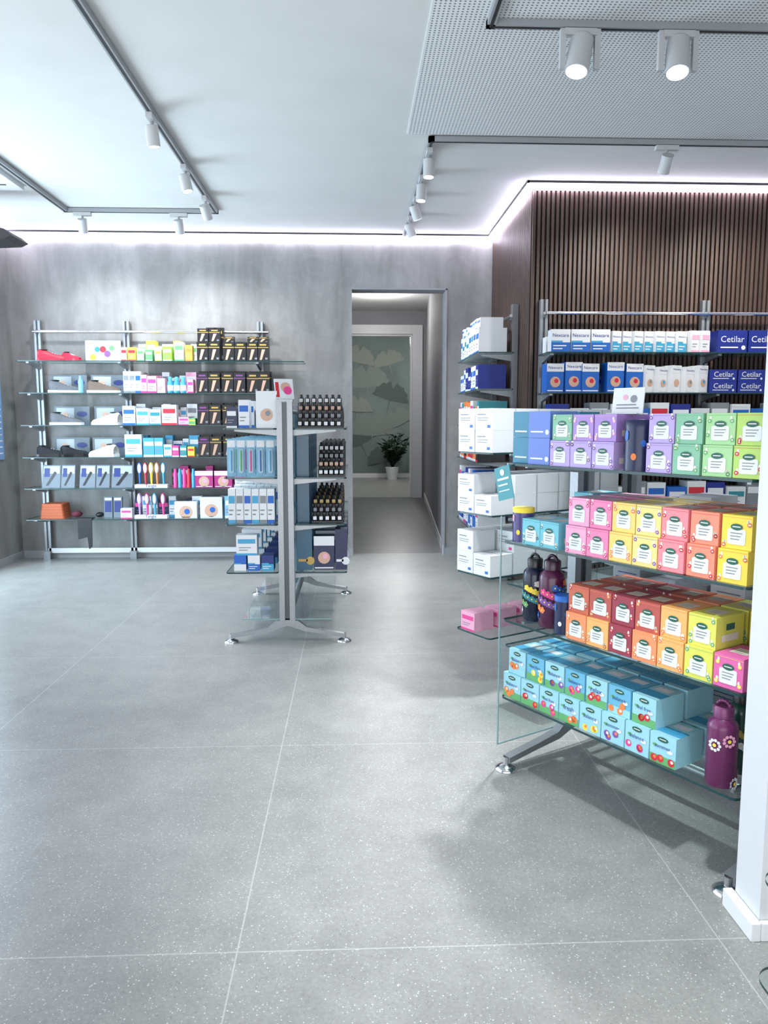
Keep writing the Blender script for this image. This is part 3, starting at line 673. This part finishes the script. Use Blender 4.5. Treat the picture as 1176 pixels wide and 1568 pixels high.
row(z3, [(197, .15, .20, WHT, 'label', CYA), (221, .10, .17, CYA, 'label', WHT), (236, .08, .17, CYA, 'label', WHT), (250, .07, .11, WHT, 'label', CYA), (262, .06, .1, PINK, 'label', WHT), (274, .06, .1, TEAL, 'label', WHT), (286, .06, .09, YEL, 'label', RED)])
row(z2, [(305, .16, .15, C('magenta_pack', (168, 40, 116)), 'photo', LPINK), (335, .16, .15, C('magenta_pack', (168, 40, 116)), 'photo', LPINK), (362, .1, .15, WHT, 'label', PINK), (381, .1, .14, WHT, 'label', CYA), (398, .08, .17, BLU, 'label', WHT)])
row(z1, [(182, .10, .09, WHT, 'label', PINK), (275, .2, .15, WHT, 'photo', BLU), (315, .2, .19, WHT, 'photo', BLU), (345, .1, .2, C('sky', (120, 170, 196)), 'label', WHT), (365, .12, .2, WHT, 'label', CYA), (388, .12, .18, WHT, 'label', BLU)])
WC = [(WHT, GREY), (WHT, CYA), (WHT, PINK), (LPINK, WHT)]
back(z5, 186, 292, WC); back(z4, 186, 292, [(WHT, CYA), (WHT, GREY), (WHT, RED)]); back(z3, 188, 295, [(WHT, CYA), (CYA, WHT), (WHT, BLU)]); back(z6, 205, 290, [(WHT, LGR), (YEL, WHT), (WHT, RED)])
back(z2, 250, 405, [(BLK, PINK), (C('magenta_pack', (168, 40, 116)), WHT), (NAVY, BLU)]); back(z1, 190, 405, [(NAVY, PINK), (WHT, CYA), (GREY, WHT)])
b.build()
b = B('lotion_bottles', (0, Y0, 0), 0)
for p in (256, 266, 276): b.lathe([(.024, 0), (.026, .01), (.026, .09), (.018, .105), (.018, .14), (.01, .145)], CYA, T(W(p), .06, z5 + E)); b.lathe([(.0265, .02), (.0265, .07)], WHT, T(W(p), .06, z5 + E))
for i, p in enumerate((260, 267, 274, 281, 288)): b.lathe([(.018, 0), (.018, .12), (.012, .15), (.012, .17)], (PINK, CYA, PINK, RED, CYA)[i], T(W(p), .05, z2 + E))
b.lathe([(.02, 0), (.022, .1), (.012, .13), (.012, .15)], mat('flask_blue', (120, 180, 210), .2), T(W(120), .04, z5 + E)); b.build()
def brushes(name, z, ps, cols):
    b = B(name, (0, Y0, 0), 0)
    b.box(W(ps[0]) - .04, W(ps[-1]) + .04, .02, .10, z + E, z + .03, WHT)
    for i, p in enumerate(ps):
        c = cols[i % len(cols)]
        b.cyl((W(p), .06, z + .03), (W(p), .06, z + .13), .008, c, 10, r2=.012); b.ell((W(p), .06, z + .175), .024, .012, .055, c); b.ell((W(p), .051, z + .175), .017, .008, .045, WHT)
    b.text('Tangle', (W(ps[0]) + W(ps[-1])) / 2, z + .016, .1, .0185, INK); b.build()
brushes('hairbrush_display', z2, (204, 213, 222, 231, 241), [BLU, RED, YEL, ORG, CYA]); brushes('hairbrush_display', z1, (202, 214, 226, 239), [C('lilac', (170, 140, 210)), PINK, CYA, PINK])
def shoe(name, x, y, z, L, col, sole, rz):
    b = B(name, (x, y, z), rz)
    secs = [(-.5, .30, .34, .5), (-.42, .36, .44, .62), (-.25, .34, .42, .58), (-.08, .34, .40, .44), (.08, .37, .38, .34), (.25, .40, .34, .27), (.40, .36, .26, .2), (.5, .16, .12, .1)]
    n = 10; vs = []
    for t, w, w2, h in secs:
        for i in range(n):
            a = math.pi * i / (n - 1); vs.append((t * L, math.cos(a) * w * L * .5, .02 + max(0, math.sin(a)) ** .7 * h * L * .55))
    fs = []
    for j in range(len(secs) - 1):
        for i in range(n - 1): fs.append((j * n + i, j * n + i + 1, (j + 1) * n + i + 1, (j + 1) * n + i))
    fs += [tuple(range(n)), tuple(reversed(range((len(secs) - 1) * n, len(secs) * n)))]
    b.add(vs, fs, col, None, True)
    sp = [(t * L * 1.03, w * L * .53) for t, w, _, _ in secs]; b.prism(sp + [(x_, -y_) for x_, y_ in reversed(sp)], 'z', 0, .024, sole)
    b.ell((-.3 * L, 0, .02 + .32 * L), .15 * L, .11 * L, .03 * L, BLK)
    for k in range(3): b.cyl((L * (.0 + k * .08), -.05 * L, .02 + L * (.22 - k * .03)), (L * (.0 + k * .08), .05 * L, .02 + L * (.22 - k * .03)), .004, WHT, 6)
    b.build()
SG = mat('shoe_grey', (98, 102, 108), .8, noise=.2, scale=80); SW = mat('shoe_cream', (196, 192, 182), .7); SD = mat('shoe_dark', (26, 28, 36), .8); SR = mat('shoe_red', (170, 30, 56), .5); ST = mat('shoe_taupe', (104, 90, 80), .8)
Ys = Y0 + .11
shoe('slipper_shoe', W(75), Ys, z6 + E, .25, SR, SR, .3); shoe('slipper_shoe', W(104), Ys, z6 + E, .20, SR, SR, -.5)
for z, a, c in ((z4, 92, SG), (z5, 92, SG)): shoe('sneaker', W(a), Ys, z + E, .28, c, WHT, .3)
shoe('sneaker', W(153), Ys, z4 + E, .28, SW, WHT, math.pi - .3)
shoe('sneaker', W(66), Ys, z3 + E, .24, SD, BLK, .3); shoe('sneaker', W(102), Ys, z3 + E, .24, SD, BLK, .5); shoe('sneaker', W(146), Ys, z3 + E, .28, SW, WHT, math.pi - .35); shoe('sneaker', W(152), Ys, z5 + E, .28, ST, WHT, .1)
b = B('shoe_display_cards', (0, Y0, 0), 0)
PW = C('photo_white', (170, 177, 182)); PG = C('photo_grey', (100, 110, 120))
for z, ps in ((z5, (90, 152)), (z4, (92, 155)), (z3, (90, 150)), (z6, (145,))):
    for p in ps:
        M = T(W(p), .24, z + E, 0, -.04); b.box(-.16, .16, 0, .004, 0, .17 if z != z6 else .2, PG if z != z6 else PW, M)
        b.rect(-.14, .02, .02, .155, -.001, PW, M); b.disc((-.06, -.002, .09), .03, SKIN, M); b.disc((.09, -.002, .10), .05, (PINK if z == z6 else INK), M, rz=.025)
        if z == z6: b.rect(-.15, .15, .005, .19, -.0025, WHT, M); b.disc((.0, -.004, .12), .03, RED, M); b.disc((.08, -.004, .13), .025, LGR, M); b.disc((-.09, -.004, .05), .03, YEL, M); b.disc((.04, -.005, .08), .03, PUR, M); b.disc((-.05, -.005, .12), .025, TEAL, M)
for p, w in ((66, .16), (92, .12), (122, .14), (146, .12), (176, .19)):
    M = T(W(p), .05, z2 + E, 0, -.25); b.box(-w / 2, w / 2, 0, .004, 0, .21, PG, M); b.rect(-w * .45, w * .45, .13, .20, -.001, PW, M); b.add([(-w * .3, -.002, .02), (-w * .15, -.002, .02), (w * .3, -.002, .14), (w * .15, -.002, .15)], [(0, 1, 2, 3)], BLK, M); b.rect(-w * .4, -w * .1, .1, .18, -.002, INK, M)
b.build()
b = B('knee_brace_pack', (0, Y0, 0), 0)
for p in (150, 165):
    M = T(W(p), .10, z1 + E, 0, -.1); b.box(-.038, .038, 0, .03, 0, .19, PG, M); b.rect(-.03, .03, .05, .15, -.001, INK, M); b.rect(-.03, .03, .16, .18, -.001, WHT, M)
b.build()
b = B('orange_pouches', (0, Y0, 0), 0)
for i in range(5): b.prism(rrect(W(48) + i * .004, W(86) - i * .003, .03, .22, .02), 'z', z1 + E + i * .027, z1 + E + .026 + i * .027, mat('pouch_orange', (170, 82, 46), .6))
b.build(.006)
b = B('folded_socks', (0, Y0, 0), 0)
b.ell((W(100), .12, z1 + .032), .05, .05, .03, mat('maroon_knit', (90, 34, 48), .9)); b.ell((W(136), .12, z1 + .026), .035, .05, .025, BLK); b.build()
b = B('hanging_support_stocking', (0, Y0, 0), 0)
b.prism([(W(110), z1 + .012), (W(132), z1 + .012), (W(131), z1 - .25), (W(126), z1 - .27), (W(124), z1 - .16), (W(110), z1 - .18)], 'y', -.037, -.028, M_BLACK); b.prism([(W(110), z1 + .0015), (W(132), z1 + .0015), (W(132), z1 + .012), (W(110), z1 + .012)], 'y', -.028, .05, M_BLACK); b.build()

# ---------------------------------------------------------------- centre gondola products
YN = 4.42
b = B('nail_polish_displays')
def tier(x0, x1, y0, z, rows, n, ck):
    for r in range(rows):
        zz = z + E + r * .045
        b.box(x0, x1, y0 + r * .045, y0 + .045 + r * .045, z + E, zz + .01, BLK)
        for i in range(n):
            cx = x0 + (i + .5) * (x1 - x0) / n; M = T(cx, y0 + .022 + r * .045, zz + .01)
            b.lathe([(.015, 0), (.016, .004), (.016, .03), (.010, .034), (.010, .048), (.007, .05)], BLK, M, 10); b.rect(-.010, .010, .006, .026, -.0165, ck[(i * 3 + r) % len(ck)], M)
for k in range(5):
    tier(-.32, -.06, YN + .0 + k * .24, 1.25, 4 if k == 0 else 3, 7, [WHT, GREY, SKIN]); tier(-.20, -.05, YN + .02 + k * .24, .97, 4, 5, [WHT, SKIN, GREY]); tier(-.24, -.06, YN + .02 + k * .24, .70, 3, 5, [WHT, GREY, GOLD])
b.build()
b = B('cosmetic_gift_cartons')
SHEEN = C('sheen_blue', (36, 84, 110), .25)  # blue sheen of the glass panel, put into the carton colour
for k in range(5):
    for i, (x, w, h, c, a) in enumerate(((-.285, .09, .25, SHEEN, GOLD), (-.17, .12, .2, NAVY, LPINK), (-.07, .07, .24, NAVY, WHT))):
        carton(b, T(x, YN + .02 + k * .22, .4208), w, h, .1, c, 'photo' if i == 1 else 'word', a, None)
for k in range(5): carton(b, T(-.29, YN + .05 + k * .23, .9708), .07, .24, .1, SHEEN, 'plain', GOLD); carton(b, T(-.29, YN + .05 + k * .23, .7008), .07, .23, .1, SHEEN, 'plain', GREY)
b.build()
b = B('dental_care_cartons')
for k in range(5):
    y = YN + .01 + k * .23
    for i in range(6):
        carton(b, T(-.70 + i * .045, y, .7008), .042, .20, .1, WHT, 'label', (CYA, GREY, BLU)[i % 3])
    for i in range(3):
        carton(b, T(-.66 + i * .08, y, .4208), .07, .09, .1, (BLU, WHT, INK)[i], 'band', (WHT, BLU, CYA)[i])
    carton(b, T(-.62, y + .0, .5115), .12, .12, .08, WHT, 'label', CYA)
    for i in range(4):
        if k == 0 and i > 1: continue
        carton(b, T(-.69 + i * .07, y, 1.2508), .06, (.12, .16, .11, .2)[i], .1, (NAVY, WHT, WHT, WHT)[i], 'label', (WHT, BLU, CYA, GREY)[i])
b.build()
b = B('toothbrush_blister_packs')
for k in range(6):
    for i in range(5):
        x = -.70 + i * .056; y = YN + .03 + k * .19; M = T(x, y, .9708 + .0, .1, -.1)
        b.box(-.025, .025, 0, .002, 0, .22, C('sky', (120, 170, 196)), M); b.rect(-.022, .022, .17, .21, -.001, WHT, M)
        b.prism(rrect(-.014, .014, .02, .16, .01, 3), 'y', -.014, 0, C('blister', (150, 180, 196), .15), M); b.cyl((0, -.018, .03), (0, -.018, .15), .004, (CYA, LGR, PINK, BLU)[(i + k) % 4], 8, M=M)
b.build()
b = B('sample_card_stand', (-.385, 4.44, 1.4125), 0)
b.box(-.05, .05, 0, .06, 0, .004, M_CLEARP); M = T(.0, .0, .004, .35, -.3); b.box(-.055, .055, 0, .004, 0, .12, WHT, M); b.disc((.01, -.001, .07), .03, SKIN, M); b.disc((.02, -.002, .05), .025, PINK, M); b.rect(-.05, -.03, .01, .1, -.001, RED, M); b.build()
b = B('top_display_carton', (-.49, 4.43, 1.2508), 0)
carton(b, T(0, 0, 0), .12, .21, .1, WHT, 'photo', GREY); b.build()

# ---------------------------------------------------------------- near right glass display
b = B('corner_glass_display')
for z in (.19, .40, .61, 1.0): b.prism(rrect(.80, 1.25, .95, 1.40, .05, 8), 'z', z - .006, z, M_GLASS, edge=M_GEDGE)
b.prism(rrect(.84, 1.25, .95, 1.36, .03, 6), 'z', 0, .03, M_WHITE)
for x, y in ((.86, 1.33), (1.22, 1.33), (.86, .98), (1.22, .98)): b.cyl((x, y, .03), (x, y, 1.0), .008, M_CHROME)
b.build()
b = B('turquoise_vase', (.90, 1.25, .031), 0); b.lathe([(.03, 0), (.05, .03), (.052, .08), (.03, .12), (.022, .14), (.028, .15)], mat('turquoise_glaze', (90, 200, 200), .2)); b.build()

# ---------------------------------------------------------------- plant in far room
b = B('potted_plant', (.88, 17.0, 0), 0)
b.lathe([(.11, 0), (.15, .26), (.155, .28), (.13, .28), (.125, .25)], mat('ceramic_pot_white', (205, 208, 208), .4)); b.lathe([(.0, .25), (.125, .25)], BLK)
LFM = [mat('foliage_a', (20, 42, 26), .5), mat('foliage_b', (34, 60, 36), .5)]
for i in range(24):
    a = i * 2.4; rr = .1 + .3 * random.random(); tp = Vector((math.cos(a) * rr, math.sin(a) * .25, .5 + .55 * random.random())); b.cyl((0, 0, .25), tp, .008, LFM[0], 6)
    for k in range(12):
        t = .35 + .65 * k / 11; c = Vector((0, 0, .25)).lerp(tp, t); g = random.uniform(0, 6.28); M = T(c.x, c.y, c.z, g, random.uniform(-.8, .8), random.uniform(-.6, .6))
        b.add([(0, 0, 0), (.06, -.04, .02), (.15, 0, .03), (.06, .04, .02)], [(0, 1, 2, 3)], LFM[k % 2], M)
b.build()

# ------------------------------------------------------------------ lights
def area(name, loc, rot, sx, sy, p, col):
    l = bpy.data.lights.new(name, 'AREA'); l.shape = 'RECTANGLE'; l.size = sx; l.size_y = sy; l.energy = p; l.color = col
    o = bpy.data.objects.new(name, l); sc.collection.objects.link(o); o.location = loc; o.rotation_euler = rot
area('window_daylight', (-3.5, 3.4, 1.3), (0, -math.pi / 2 - .3, 0), 2.6, 6.2, 175, (.81, .90, 1))
area('window_daylight', (-3.45, 5.9, 1.3), (0, -math.pi / 2, 0), 2.2, 1.4, 120, (.62, .82, 1))
area('added_rear_fill', (.0, -2.0, 1.0), (math.pi / 2 + .5, 0, 0), 6.5, 2.6, 180, (.96, .97, 1))  # unseen fill added behind the camera, tilted up to brighten the ceiling
def point(name, loc, p, r=.1, col=(1, .98, .97)):
    l = bpy.data.lights.new(name, 'POINT'); l.energy = p; l.shadow_soft_size = r; l.color = col
    o = bpy.data.objects.new(name, l); sc.collection.objects.link(o); o.location = loc
point('corridor_lamp', (.4, 11.2, 2.9), 34); point('far_room_lamp', (.9, 15.2, 2.9), 75)
w = bpy.data.worlds.new('World'); sc.world = w; w.use_nodes = True
w.node_tree.nodes['Background'].inputs[0].default_value = (.88, .94, 1, 1); w.node_tree.nodes['Background'].inputs[1].default_value = .58

# ------------------------------------------------------------------ camera
cd = bpy.data.cameras.new('camera'); co = bpy.data.objects.new('camera', cd); sc.collection.objects.link(co)
cd.sensor_fit = 'VERTICAL'; cd.sensor_height = 36; cd.sensor_width = 27; cd.lens = 26.86; cd.clip_start = .05
co.location = (0, 0, 1.29); co.rotation_euler = (math.radians(90 - 6.78), 0, math.radians(-2.35))
sc.camera = co
